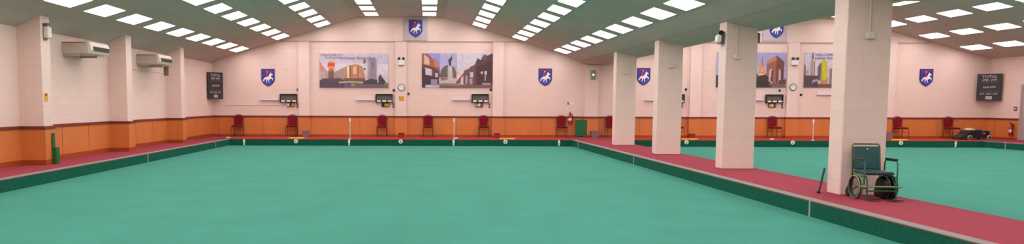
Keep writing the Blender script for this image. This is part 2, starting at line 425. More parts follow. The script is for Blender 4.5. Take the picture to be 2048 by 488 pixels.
# ------------------------------------------------------------------ banquet chairs
def make_chair(label):
    t = thing('banquet_chair', label, 'chair', group='burgundy chairs along the far wall')
    # seat: padded slab with rounded front
    MB().cbox(-0.21, 0.21, -0.24, 0.19, 0.42, 0.48, FABR, c=0.022).build('seat', t)
    # backrest with arched top, leaning back a little
    T = Matrix.Translation((0, 0.20, 0.50)) @ Matrix.Rotation(-0.10, 4, 'X')
    pts = [(-0.165, 0.0), (0.165, 0.0), (0.185, 0.28)] + [(0.185 * math.cos(a), 0.30 + 0.13 * math.sin(a)) for a in [PI * k / 10 for k in range(0, 11)]] + [(-0.185, 0.28)]
    MB().prism(pts, -0.02, 0.02, FABR, T).build('backrest', t, bevel=0.012)
    fr = MB()
    arch = [(-0.20, 0.0, -0.06), (-0.205, 0.0, 0.28)] + [(0.205 * math.cos(a), 0.0, 0.31 + 0.145 * math.sin(a)) for a in [PI - PI * k / 10 for k in range(0, 11)]] + [(0.205, 0, 0.28), (0.20, 0.0, -0.06)]
    fr.tube([T @ Vector(p) for p in arch], 0.011, FRAME, 6); fr.build('back_frame', t)
    MB().tube([(-0.2, -0.22, 0.415), (0.2, -0.22, 0.415), (0.2, 0.19, 0.415), (-0.2, 0.19, 0.415)], 0.011, FRAME, 6, closed=True).build('seat_frame', t)
    for sx in (-1, 1):
        MB().tube([(sx*0.2, -0.22, 0.415), (sx*0.215, -0.25, 0.20), (sx*0.22, -0.265, 0.0)], 0.0125, FRAME, 6).build('leg', t)
        MB().tube([(sx*0.2, 0.19, 0.46), (sx*0.205, 0.20, 0.25), (sx*0.215, 0.25, 0.0)], 0.0125, FRAME, 6).build('leg', t)
    MB().tube([(-0.21, -0.235, 0.27), (-0.205, 0.205, 0.27)], 0.008, FRAME, 6).tube([(0.21, -0.235, 0.27), (0.205, 0.205, 0.27)], 0.008, FRAME, 6).build('stretcher', t)
    return t
chairs = [(-8.28, 'burgundy padded chair near the left corner, right of the corner scoreboard'),
          (-5.93, 'burgundy padded chair under the leftmost rink scoreboard'),
          (-2.0, 'burgundy padded chair under the second rink scoreboard, left of the clock'),
          (0.01, 'burgundy padded chair just right of the clock pilaster, left of a white pole'),
          (2.44, 'burgundy padded chair under the street scene banner and third rink scoreboard'),
          (5.83, 'burgundy padded chair beside the fire extinguisher and green panel'),
          (7.97, 'burgundy padded chair half hidden behind the farthest square column'),
          (10.85, 'burgundy padded chair mostly hidden behind the third column from the front'),
          (15.08, 'burgundy padded chair under the arch banner in the right hall'),
          (20.55, 'burgundy padded chair in the right hall under the right hand shield, beside grey bin'),
          (22.78, 'burgundy padded chair in the right hall, left of the black wheeled machine')]
c0 = None
for x, lab in chairs:
    if c0 is None: c0 = make_chair(lab); c0.location = (x, 31.32, 0)
    else: dup(c0, (x, 31.32, 0), lab)

# ------------------------------------------------------------------ wall shields
def shield_polys():
    S = [(-0.29, 0.38), (0.29, 0.38), (0.29, -0.10), (0.25, -0.19), (0.14, -0.30), (0.0, -0.38), (-0.14, -0.30), (-0.25, -0.19), (-0.29, -0.10)]
    horse = [(-0.23, -0.12), (-0.17, -0.03), (-0.12, 0.02), (-0.06, 0.06), (0.0, 0.05), (0.05, 0.10), (0.08, 0.18), (0.11, 0.235), (0.14, 0.19), (0.21, 0.14), (0.20, 0.10), (0.15, 0.10),
             (0.13, 0.03), (0.22, -0.02), (0.21, -0.12), (0.18, -0.11), (0.18, -0.04), (0.10, -0.06), (0.05, -0.09), (0.06, -0.18), (0.03, -0.22), (0.01, -0.10), (-0.03, -0.09), (-0.05, -0.19), (-0.09, -0.2),
             (-0.07, -0.08), (-0.12, -0.06), (-0.16, -0.12), (-0.21, -0.17)]
    rider = [(-0.08, 0.02), (-0.11, 0.12), (-0.08, 0.2), (-0.03, 0.23), (0.0, 0.19), (0.0, 0.10), (0.01, 0.04)]
    head = [(-0.05, 0.22), (-0.055, 0.26), (-0.02, 0.28), (0.0, 0.26), (-0.01, 0.22)]
    return S, horse, rider, head
def fan(mb, poly, y0, y1, m): mb.prism(poly, y0, y1, m)
def make_shield(label, name='wall_shield'):
    t = thing(name, label, 'shield', group='blue horseman shields on the far wall')
    S, horse, rider, head = shield_polys()
    MB().prism(S, -0.03, 0.0, NAVY).build('rim', t)
    MB().prism([(x*0.9, z*0.9) for x, z in S], -0.036, -0.03, BLUE).build('shield_face', t)
    MB().box(-0.24, 0.24, -0.039, -0.036, 0.28, 0.33, MAROON).build('top_band', t)
    MB().prism(horse, -0.046, -0.036, WHITE).build('horse', t)
    mb = MB(); mb.prism(rider, -0.052, -0.046, REDP); mb.prism(head, -0.052, -0.036, CREAM); mb.build('rider', t)
    MB().prism([(-0.20, -0.14), (0.02, -0.2), (0.20, -0.14), (0.14, -0.24), (0, -0.32), (-0.14, -0.24)], -0.041, -0.036, mat('shield_water', (70, 76, 178), rough=0.4)).build('ground_band', t)
    return t
sh = [(-7.0, 2.555, WY, 'blue shield of a white horse on the left part of the far wall, near scoreboard'),
      (5.13, 2.61, WY, 'blue shield of a white horse above the chair beside the fire extinguisher'),
      (9.43, 2.65, WY, 'blue shield of a white horse seen between the two farthest columns'),
      (21.8, 2.64, WY, 'blue shield of a white horse at the right end of the far wall')]
s0 = None
for x, z, y, lab in sh:
    if s0 is None: s0 = make_shield(lab); s0.location = (x, y - 0.001, z)
    else: dup(s0, (x, y - 0.001, z), lab)
bb = MB().box(-1.05, -0.03, WY - 0.045, WY - 0.003, 4.18, 5.15, BOARDG).build('backing_board')
tag(bb, 'pale grey square board under the left hall roof ridge carrying a shield', 'board')
bb = MB().box(14.57, 15.62, WY - 0.045, WY - 0.003, 4.2, 5.19, BOARDG).build('backing_board')
tag(bb, 'pale grey square board under the right hall roof ridge carrying a shield', 'board')
dup(s0, (-0.545, WY - 0.046, 4.70), 'blue shield of a white horse on grey board under the left hall ridge')
dup(s0, (15.15, WY - 0.046, 4.72), 'blue shield of a white horse on grey board under the right hall ridge')

# ------------------------------------------------------------------ rink scoreboards, ledges, card holders, switches
def rink_board(label):
    t = thing('rink_scoreboard', label, 'scoreboard', group='rink scoreboards on the far wall')
    mb = MB(); W, H, D = 0.37, 0.19, 0.14
    mb.box(-W, W, -0.02, 0, -H, H, DARK)
    mb.box(-W, W, -D, -0.02, H - 0.05, H, DARK); mb.box(-W, W, -D, -0.02, -H, -H + 0.02, DARK)
    mb.box(-W, -W + 0.03, -D, -0.02, -H + .02, H - .05, DARK); mb.box(W - 0.03, W, -D, -0.02, -H + .02, H - .05, DARK)
    mb.build('casing', t)
    MB().box(-W + .03, W - .03, -0.06, -0.02, -H + 0.11, H - .05, mat('score_panel', (96, 88, 82), rough=0.5, noise=0.1)).build('score_panel', t)
    for x in (-0.23, 0.01, 0.25):
        MB().cbox(x - 0.085, x + 0.085, -0.13, -0.06, -H + 0.03, -H + 0.10, WHITE, c=0.008).build('number_card', t)
    return t
rbs = [(-6.11, 1.665, 'dark rink scoreboard at the left, above the chair second from the left corner'),
       (-1.92, 1.675, 'dark rink scoreboard just left of the clock pilaster in the left hall'),
       (2.285, 1.685, 'dark rink scoreboard under the right end of the street scene banner'),
       (10.85, 1.70, 'dark rink scoreboard half hidden behind the third column, right hall'),
       (15.16, 1.705, 'dark rink scoreboard under the arch banner in the right hall')]
r0 = None
for x, z, lab in rbs:
    if r0 is None: r0 = rink_board(lab); r0.location = (x, WY, z)
    else: dup(r0, (x, WY, z), lab)
c_green = mat('holder_green', (120, 150, 90), rough=0.6); c_or = mat('card_orange', (236, 150, 20), rough=0.5); c_br = mat('card_brown', (150, 50, 12), rough=0.5)
def card_holder(x, z, cols, lab):
    t = thing('card_holder', lab, 'card holder', (x, WY, z), group='small card holders below the rink scoreboards')
    mb = MB(); mb.box(-0.17, 0.17, -0.02, 0, -0.09, 0.09, DARK); mb.box(-0.17, 0.17, -0.07, -0.02, -0.09, -0.075, DARK); mb.build('back_plate', t)
    n = len(cols)
    for i, m in enumerate(cols):
        a = -0.155 + 0.31 * i / n; MB().box(a, a + 0.31 / n - 0.01, -0.06 + 0.01 * (i % 2), -0.02, -0.072, 0.06, m).build('card', t)
card_holder(-6.02, 1.385, (WHITE, c_br, c_or), 'small holder with white, brown and orange cards under the leftmost rink scoreboard')
card_holder(-1.86, 1.39, (DARK, SIGNY, c_or), 'small holder with yellow and orange cards left of the clock pilaster')
card_holder(2.25, 1.40, (SIGNY, WHITE, REDP), 'small holder with yellow, white and red cards under the third rink scoreboard')
card_holder(15.1, 1.42, (SIGNY, WHITE, REDP), 'small holder with yellow, white and red cards under the arch banner')
led = [(-6.95, 1.63, 'pale wall ledge left of the leftmost rink scoreboard'), (-2.73, 1.64, 'pale wall ledge left of the second rink scoreboard'),
       (1.46, 1.65, 'pale wall ledge under the street scene banner'), (9.9, 1.66, 'pale wall ledge seen between the two farthest columns'), (14.3, 1.68, 'pale wall ledge left of the arch banner scoreboard'),
       (17.45, 1.93, 'pale wall ledge under the tower banner beside the nearest column')]
g0 = None
for x, z, lab in led:
    if g0 is None:
        mb = MB(); mb.box(-0.41, 0.41, -0.025, 0, -0.06, 0.1, mat('ledge_white', (220, 198, 198), rough=0.5)); mb.box(-0.41, 0.41, -0.10, -0.025, -0.06, -0.035, MATS['ledge_white'])
        g0 = tag(mb.build('wall_ledge'), lab, 'ledge', 'pale ledges on the far wall'); g0.location = (x, WY, z)
    else:
        c = g0.copy(); col.objects.link(c); c.location = (x, WY, z); c['label'] = lab
# wall switches below/near pilasters (pairs) and small sensors
def switch_pair(x, z, lab):
    t = thing('key_switch', lab, 'switch', (x, WY, z), group='key switches beside the rink scoreboards')
    for dz in (0.06, -0.07):
        MB().lathe([(0.0, 0), (0.045, 0), (0.045, -0.025), (0.03, -0.04), (0.0, -0.045)], (0, 0, dz), GREYP, 'y', 12).build('switch_knob', t)
    MB().box(-0.03, 0.03, -0.015, 0, -0.12, 0.11, GREYP).build('back_plate', t)
switch_pair(-5.73, 1.36, 'grey key switch pair right of the leftmost rink scoreboard')
switch_pair(-1.52, 1.37, 'grey key switch pair right of the second rink scoreboard')
switch_pair(2.70, 1.38, 'grey key switch pair right of the third rink scoreboard')
switch_pair(11.15, 1.40, 'grey key switch pair beside the third column from the front')
switch_pair(15.55, 1.40, 'grey key switch pair under the right hall clock')
for x, z, lab in ((-5.72, 2.04, 'small dark wall sensor left of the first pilaster'), (-1.5, 2.02, 'small dark wall sensor left of the clock pilaster'), (-0.85, 1.87, 'small dark wall sensor right of the clock pilaster'),
                  (2.75, 2.06, 'small dark wall sensor under the right end of the street scene banner'), (15.41, 2.06, 'small dark wall sensor under the right end of the arch banner'), (16.35, 1.88, 'small dark wall sensor right of the right hall clock'),
                  (11.3, 2.1, 'small dark wall sensor beside the third column')):
    tag(MB().cbox(x - .045, x + .045, WY - .05, WY, z - .05, z + .05, GREYP if x < -5 else DARK, c=.012).build('wall_sensor'), lab, 'sensor', 'small wall sensors')
tag(MB().tube([(LX + .55, WY - .012, 1.36), (-6.5, WY - .012, 1.36), (-5.8, WY - .012, 1.36)], 0.008, WALLP, 6).build('cable_conduit'), 'thin painted conduit along the far wall below the left scoreboard', 'conduit')
tag(MB().cbox(-6.86 + .6, -6.86 + .66, WY - .03, WY, 2.9, 2.98, CREAM, c=.01).build('wall_plate'), 'tiny cream plate on the wall right of the left shield', 'wall plate')

# pilaster B fittings, both halls
def emergency_light(x, z, lab):
    t = thing('emergency_light', lab, 'emergency light', (x, WY - PD, z), group='twin spot emergency lights')
    MB().cbox(-0.13, 0.13, -0.09, 0, -0.16, 0.07, WHITE, c=0.012).build('battery_box', t)
    for s in (-1, 1):
        MB().lathe([(0.03, 0.03), (0.055, -0.02), (0.06, -0.07), (0.05, -0.075)], (s * 0.095, -0.04, 0.12), DARK, 'y', 14).build('spot_head', t)
    MB().box(-0.1, 0.1, -0.07, 0, -0.185, -0.16, GREYP).build('base_lip', t)
emergency_light(-1.165, 3.27, 'white twin spot emergency light above the left hall clock')
emergency_light(15.95, 3.32, 'white twin spot emergency light above the right hall clock')
def clock(x, z, lab):
    t = thing('wall_clock', lab, 'clock', (x, WY - PD, z), group='round wall clocks')
    MB().lathe([(0.155, 0), (0.155, -0.04), (0.135, -0.05), (0.125, -0.035)], (0, 0, 0), GREYM, 'y', 32).build('rim', t)
    MB().lathe([(0.128, -0.02), (0.128, -0.036)], (0, 0, 0), WHITE, 'y', 32).build('dial', t)
    mb = MB()
    for k in range(12):
        T = Matrix.Rotation(k * PI / 6, 4, 'Y'); mb.box(-0.004, 0.004, -0.039, -0.036, 0.098, 0.118, DARK, T)
    mb.build('hour_marks', t)
    for a, l, w_ in ((1.0, 0.06, .006), (-0.9, 0.09, .004)):
        MB().box(-w_, w_, -0.043, -0.040, -0.01, l, DARK, Matrix.Rotation(a, 4, 'Y')).build('hand', t)
clock(-1.16, 2.15, 'round white clock with grey rim on the left hall pilaster')
clock(15.93, 2.21, 'round white clock with grey rim on the right hall pilaster')
t = thing('warning_sign', 'small yellow sign below the clock on the left hall pilaster', 'sign', (-1.16, WY - PD, 1.66))
MB().box(-0.11, 0.11, -0.008, 0, -0.1, 0.1, SIGNY).build('sign_plate', t)
mb = MB(); mb.box(-0.09, -0.05, -0.012, -0.008, 0.05, 0.085, c_br); mb.box(0.05, 0.09, -0.012, -0.008, 0.05, 0.085, c_br); mb.box(-0.06, 0.06, -0.012, -0.008, -0.04, 0.0, c_or); mb.build('sign_marks', t)
# fittings on the corner pilaster and beside it
t = thing('emergency_light', 'green-grey lamp with a glowing white spot high on the corner pilaster', 'emergency light', (7.19, WY - PD, 2.72))
MB().cbox(-0.1, 0.1, -0.09, 0, -0.2, 0.2, mat('sage_casing', (138, 140, 122), rough=0.5), c=0.02).build('casing', t)
MB().lathe([(0.045, -0.085), (0.045, -0.1), (0.02, -0.11)], (0, 0, -0.0), EMLED, 'y', 14).build('glowing_lens', t)
t = thing('direction_sign', 'small white sign with grey symbol above the fire extinguisher', 'sign', (6.25, WY, 1.475))
MB().box(-0.15, 0.17, -0.008, 0, -0.05, 0.05, WHITE).build('sign_plate', t); MB().cbox(-0.14, -0.05, -0.03, -0.008, -0.05, 0.05, GREYP, c=.01).build('symbol', t)

def extinguisher(loc, rz, lab):
    t = thing('fire_extinguisher', lab, 'fire extinguisher', loc, rz)
    MB().lathe([(0.0, 0.0), (0.07, 0.0), (0.078, 0.02), (0.078, 0.36), (0.06, 0.42), (0.028, 0.45), (0.024, 0.48)], (0, -0.10, 0), REDP, 'z', 20).build('cylinder', t)
    MB().lathe([(0.0793, 0.14), (0.0793, 0.27)], (0, -0.10, 0), LETTER, 'z', 20).build('label_band', t)
    mb = MB(); mb.lathe([(0.025, 0.48), (0.03, 0.50), (0.02, 0.53)], (0, -0.10, 0), DARK, 'z', 12); mb.box(-0.015, 0.015, -0.2, -0.08, 0.53, 0.545, REDP); mb.box(-0.015, 0.015, -0.19, -0.08, 0.555, 0.57, REDP); mb.build('valve', t)
    MB().tube([(0.0, -0.13, 0.5), (0.07, -0.15, 0.47), (0.10, -0.12, 0.35), (0.095, -0.11, 0.15), (0.09, -0.11, 0.06)], 0.012, BLACK, 8, r1=0.018).build('hose', t)
    MB().box(-0.03, 0.03, -0.025, 0.0, 0.3, 0.5, DARK).build('bracket', t)
extinguisher((6.22, WY - TH - .026, 0.55), 0, 'red fire extinguisher hung beside the green panel in the left hall')
extinguisher((RX - TH - .026, 30.2, 0.16), -PI/2, 'red fire extinguisher on the right wall beside the door')
t = thing('floor_sign', 'green panel standing against the dado between extinguisher and grey bin', 'panel', (6.72, WY - 0.13, 0))
MB().cbox(-0.25, 0.25, -0.03, 0.03, 0.02, 0.76, GBOX, c=0.008).build('panel_board', t)
MB().box(-0.22, 0.22, -0.034, -0.03, 0.395, 0.405, mat('panel_groove', (10, 60, 30))).build('groove', t)
for s in (-1, 1): MB().box(s * 0.18 - 0.03, s * 0.18 + 0.03, -0.05, 0.05, 0.0, 0.03, GBOX).build('foot', t)
def bin_(loc, wx, h, lab):
    t = thing('waste_bin', lab, 'bin', loc, group='small grey bins')
    mb = MB(); k = 0.78; V = []; fs = []
    for z, s in ((0, k), (h, 1.0), (h, 0.9), (0.02, k * .9)):
        V += [(-wx*s, -wx*s*.8, z), (wx*s, -wx*s*.8, z), (wx*s, wx*s*.8, z), (-wx*s, wx*s*.8, z)]
    fs.append((3, 2, 1, 0)); fs.append((12, 13, 14, 15))
    for r in range(3):
        for i in range(4): fs.append((r*4+i, r*4+(i+1) % 4, r*4+4+(i+1) % 4, r*4+4+i))
    mb.add(V, fs, GREYP); mb.build('bin_body', t)
    MB().tube([(-wx, -wx*.8, h), (wx, -wx*.8, h), (wx, wx*.8, h), (-wx, wx*.8, h)], 0.01, GREYP, 6, closed=True).build('bin_rim', t)
bin_((6.97 + .25, 31.2, 0), 0.17, 0.28, 'small grey bin right of the green panel at the corner pilaster')
bin_((-5.22, 30.8, 0), 0.14, 0.27, 'small grey bin below the first pilaster, right of a chair')
bin_((19.5, 30.5, 0), 0.15, 0.29, 'small grey bin left of a chair in the right hall, beside the near column')
for x, y, lab in ((-1.13, 30.7, 'small dark red box on the carpet below the clock pilaster'), (2.96, 30.7, 'small dark red box on the carpet below the third pilaster'), (11.25, 30.7, 'small dark red box on the carpet just right of the third column')):
    t = thing('carpet_box', lab, 'box', (x, y, 0), group='small dark red boxes on the far walkway')
    MB().cbox(-0.125, 0.125, -0.1, 0.1, 0, 0.17, DRED, c=0.012).build('box_body', t)
    MB().cbox(-0.135, 0.135, -0.11, 0.11, 0.17, 0.2, DRED, c=0.008).build('lid', t)
for x, y, lab in ((-8.18, 29.5, 'small white block on the carpet below the leftmost chair'), (1.16, 29.6, 'small white block on the carpet at the foot of the second white pole'), (14.1, 29.5, 'small white block on the carpet below the chair under the arch banner')):
    tag(MB().cbox(x - .08, x + .08, y - .05, y + .05, 0, 0.06, CREAM, c=.015).build('white_block'), lab, 'block', 'small white blocks on the far walkway')
# yellow bars on the bank edge
for x, lab in ((-5.285, 'yellow bar on the bank edge near the first pilaster'), (3.2, 'yellow bar on the bank edge in front of the third pilaster'), (10.55, 'yellow bar on the bank edge seen right of the third column'), (19.0, 'yellow bar on the bank edge in the right hall beside the near column')):
    t = thing('yellow_bar', lab, 'bar', (x, 28.98, 0), group='yellow bars on the far bank')
    MB().cbox(-0.32, 0.32, -0.035, 0.035, 0.015, 0.075, YEL, c=0.01).build('bar_body', t)
    for s in (-1, 1): MB().box(s*0.25 - .03, s*0.25 + .03, -0.04, 0.04, 0.0, 0.016, DARK).build('foot', t)
# rink discs and boundary pegs on the far bank
disc = [(-5.29, 'round white rink disc below the leftmost yellow bar'), (-1.09, 'round white rink disc on the bank below the clock pilaster'), (3.11, 'round white rink disc below the second yellow bar'),
        (10.37, 'round white rink disc right of the third column'), (14.63, 'round white rink disc on the bank below the right hall clock'), (18.97, 'round white rink disc right of the nearest column')]
for x, lab in disc:
    t = thing('rink_disc', lab, 'rink marker', (x, BANKY, -0.075), group='white rink discs on the far bank')
    MB().lathe([(0.085, 0), (0.085, -0.02), (0.07, -0.028)], (0, 0, 0), WHITE, 'y', 20).build('disc_plate', t)
    MB().box(-0.02, 0.02, -0.031, -0.028, -0.04, 0.04, GREYM).build('numeral_mark', t)
peg = [(-7.37, 'white boundary peg near the left end of the far bank'), (-3.16, 'white boundary peg under the left tall pole'), (1.03, 'white boundary peg under the right tall pole of the left green'), (5.26, 'white boundary peg at the right end of the left far bank'),
       (15.42 + 1.32, 'white boundary peg on the right hall bank, left of the nearest column'), (21.17, 'white boundary peg on the bank below the black wheeled machine')]
for x, lab in peg:
    if abs(x - 16.74) < .1: continue
    t = thing('boundary_peg', lab, 'rink marker', (x, BANKY, 0), group='white boundary pegs on the far bank')
    MB().box(-0.03, 0.03, -0.014, 0.0, -0.23, 0.01, WHITE).build('peg_strip', t)
    MB().cbox(-0.045, 0.045, -0.022, 0.0, -0.13, -0.04, WHITE, c=.008).build('peg_plate', t)
pole = [(-3.13, 'tall thin white pole on the far bank below the welcome banner'), (1.05, 'tall thin white pole on the far bank below the street scene banner'), (15.47, 'tall thin white pole on the right hall bank below the tower banner')]
for x, lab in pole:
    t = thing('marker_pole', lab, 'pole', (x, BANKY + 0.06, 0), group='tall white poles on the far bank')
    MB().tube([(0, 0, 0.012), (0, 0, 0.72)], 0.018, LETTER, 10).build('pole_shaft', t)
    MB().tube([(0, 0, 0.72), (0, 0, 0.86)], 0.03, WHITE, 10).build('pole_head', t)
    MB().cbox(-0.05, 0.05, -0.04, 0.04, 0, 0.03, CREAM, c=.008).build('base_block', t)

# ------------------------------------------------------------------ corner scoreboards
def corner_board(p0, p1, z0, z1, lab):
    a = math.atan2(p1[1] - p0[1], p1[0] - p0[0]); W = math.dist(p0, p1)
    t = thing('total_scoreboard', lab, 'scoreboard', (p0[0], p0[1], z0), a, 'black corner scoreboards')
    H = z1 - z0
    MB().cbox(0, W, 0, 0.05, 0, H, CHARC, c=0.008).build('board', t)
    mb = MB(); mb.box(W*.3, W*.34, .05, .22, H*.8, H*.83, GREYM); mb.box(W*.66, W*.7, .05, .38, H*.8, H*.83, GREYM); mb.box(W*.48, W*.52, .05, .31, H*.2, H*.23, GREYM); mb.build('wall_bracket', t)
    mb = MB()
    for zz in (0.70, 0.33): mb.box(W*.12, W*.88, -0.004, 0, H*zz - .045, H*zz + .045, mat('slot_grey', (66, 58, 54), rough=0.6))
    mb.build('number_slot', t)
    text_mesh('TOTAL', 0.17, W*.5, H*.885, -0.004, LETTER, 'lettering', t)
    def words(zf, hs, spans, k):
        mb = MB(); h = hs
        rnd = random.Random(k)
        for (a_, b_) in spans:
            n = max(3, int((b_ - a_) * W / 0.045)); st = (b_ - a_) * W / n
            for i in range(n):
                x = a_ * W + i * st; mb.box(x, x + st * .30, -0.004, 0, H*zf - h/2, H*zf + h/2, LETTER)
                zz = rnd.choice((-1, 0, 1)); mb.box(x, x + st * .8, -0.004, 0, H*zf + zz*h*.38 - h*.14, H*zf + zz*h*.38 + h*.14, LETTER)
        mb.build('lettering', t)
    words(0.775, 0.075, ((0.22, 0.48), (0.55, 0.80)), 1)
    words(0.505, 0.075, ((0.26, 0.52), (0.54, 0.78)), 2)
    words(0.25, 0.06, ((0.14, 0.33), (0.40, 0.60), (0.67, 0.86)), 3)
    MB().cbox(W*.37, W*.63, -0.012, 0, H*.05, H*.17, mat('number_plate', (176, 160, 156), rough=0.5), c=.004).build('number_plate', t)
corner_board((-9.36, 30.77), (-8.92, 31.48), 1.61, 2.76, 'black TOTAL scoreboard with white lettering across the left far corner')
corner_board((23.90, 31.5), (24.50, 30.88), 1.64, 2.80, 'black TOTAL scoreboard with white lettering across the right far corner')

# ------------------------------------------------------------------ banners
def pm(c): return mat('print_%d_%d_%d' % c, c, rough=0.55, noise=0.10, nscale=9)
def banner(x0, x1, z0, z1, shapes, lab, texts=()):
    W, H = x1 - x0, z1 - z0
    t = thing('wall_banner', lab, 'banner', (x0, WY, z0), group=None)
    MB().box(0, W, -0.035, 0, 0, H, BOARDG).build('board', t)
    mb = MB(); y = -0.035
    for i, (c, poly) in enumerate(shapes):
        yy = y - 0.0008 * (i + 1)
        mb.add([(u*W, yy, v*H) for u, v in poly], [tuple(range(len(poly)))], pm(c))
    mb.build('printed_picture', t)
    for body, size, u, v, c in texts:
        text_mesh(body, size, u*W, v*H, y - 0.0008 * (len(shapes) + 4), pm(c), 'lettering', t, 'LEFT', 1.15)
    return t
def R(u0, u1, v0, v1): return [(u0, v0), (u1, v0), (u1, v1), (u0, v1)]
def arc(cu, cv, ru, rv, a0, a1, n=10): return [(cu + ru*math.cos(math.radians(a0 + (a1-a0)*i/n)), cv + rv*math.sin(math.radians(a0 + (a1-a0)*i/n))) for i in range(n+1)]
S1 = [((206, 188, 204), R(0, 1, 0, 1))] + [((150, 128, 150), R(.08 + .03*i, .08 + .03*i + (.022 if i % 3 else .014), .845 - (.015 if i in (4, 8) else 0), .885 + (.02 if i in (0, 2, 3, 7) else 0))) for i in range(9)] + [ ((216, 204, 212), R(0, 1, 0.35, 0.7)), ((196, 186, 208), R(0.7, 1, 0.72, 1)),
      ((176, 150, 148), [(0, .2), (.14, .2), (.14, .45), (.10, .5), (.05, .62), (0, .5)]), ((226, 130, 96), [(0, .5), (.04, .52), (.05, .62), (.02, .72), (0, .78)]),
      ((196, 172, 168), R(.01, .03, .22, .48)), ((196, 172, 168), R(.05, .07, .22, .45)),
      ((122, 84, 82), R(.13, .21, .2, .5)), ((236, 140, 96), [(.13, .5), (.21, .5), (.225, .62), (.115, .62)]), ((222, 66, 52), [(.115, .62), (.225, .62), (.22, .72), (.12, .72)]), ((206, 160, 110), arc(.17, .72, .05, .06, 0, 180)),
      ((150, 116, 110), R(.155, .18, .46, .56)),
      ((172, 138, 130), [(.20, .16), (.21, .44), (.33, .56), (.40, .62), (.40, .16)]), ((186, 128, 96), [(.38, .16), (.39, .63), (.46, .66), (.54, .68), (.62, .62), (.65, .4), (.67, .16)]),
      ((246, 206, 160), R(.40, .43, .28, .64)), ((236, 176, 134), [(.49, .4), (.49, .62), (.54, .62), (.54, .4)]), ((206, 138, 96), [(.57, .3), (.58, .62), (.60, .6), (.62, .3)]), ((136, 88, 72), R(.44, .455, .3, .64)), ((136, 88, 72), R(.555, .565, .2, .62)),
      ((120, 82, 74), R(.36, .66, .16, .27)), ((150, 112, 104), R(.22, .36, .16, .26)),
      ((150, 130, 140), [(.70, .2), (.70, .86), (.72, .84), (.75, .86), (.78, .84), (.80, .86), (.83, .84), (.83, .2)]), ((128, 108, 118), R(.76, .79, .55, .76)), ((176, 158, 166), R(.705, .73, .3, .8)),
      ((110, 92, 96), [(.63, .72), (.67, .72), (.67, .82), (.65, .84)]), ((120, 104, 108), R(.64, .67, .52, .57)),
      ((84, 66, 80), R(0, .36, 0, .2)), ((96, 72, 78), [(0, .2), (.36, .2), (.3, .28), (.05, .26)]), ((104, 92, 104), R(.36, 1, 0, .14)), ((186, 166, 120), [(.28, .12), (.46, .15), (.64, .12), (.64, .16), (.46, .19), (.28, .17)]), ((92, 64, 140), R(.40, .46, .05, .13)), ((150, 134, 90), R(.46, .52, .04, .12)),
      ((70, 62, 70), [(.62, .1), (.84, .1), (.84, .22), (.76, .26), (.66, .2)]), ((66, 54, 60), [(.86, .1), (.86, .3), (.885, .4), (.91, .3), (.96, .18), (.98, .1)]), ((120, 116, 70), R(.94, .99, .03, .14))]
banner(-4.74, -1.74, 2.14, 3.62, S1, 'wide banner of orange tower and town buildings, left of the clock', [('WELCOME TO', 0.125, .02, .95, (110, 84, 120)), ('Indoor Bowls Club', 0.15, .365, .865, (104, 84, 104)), ])
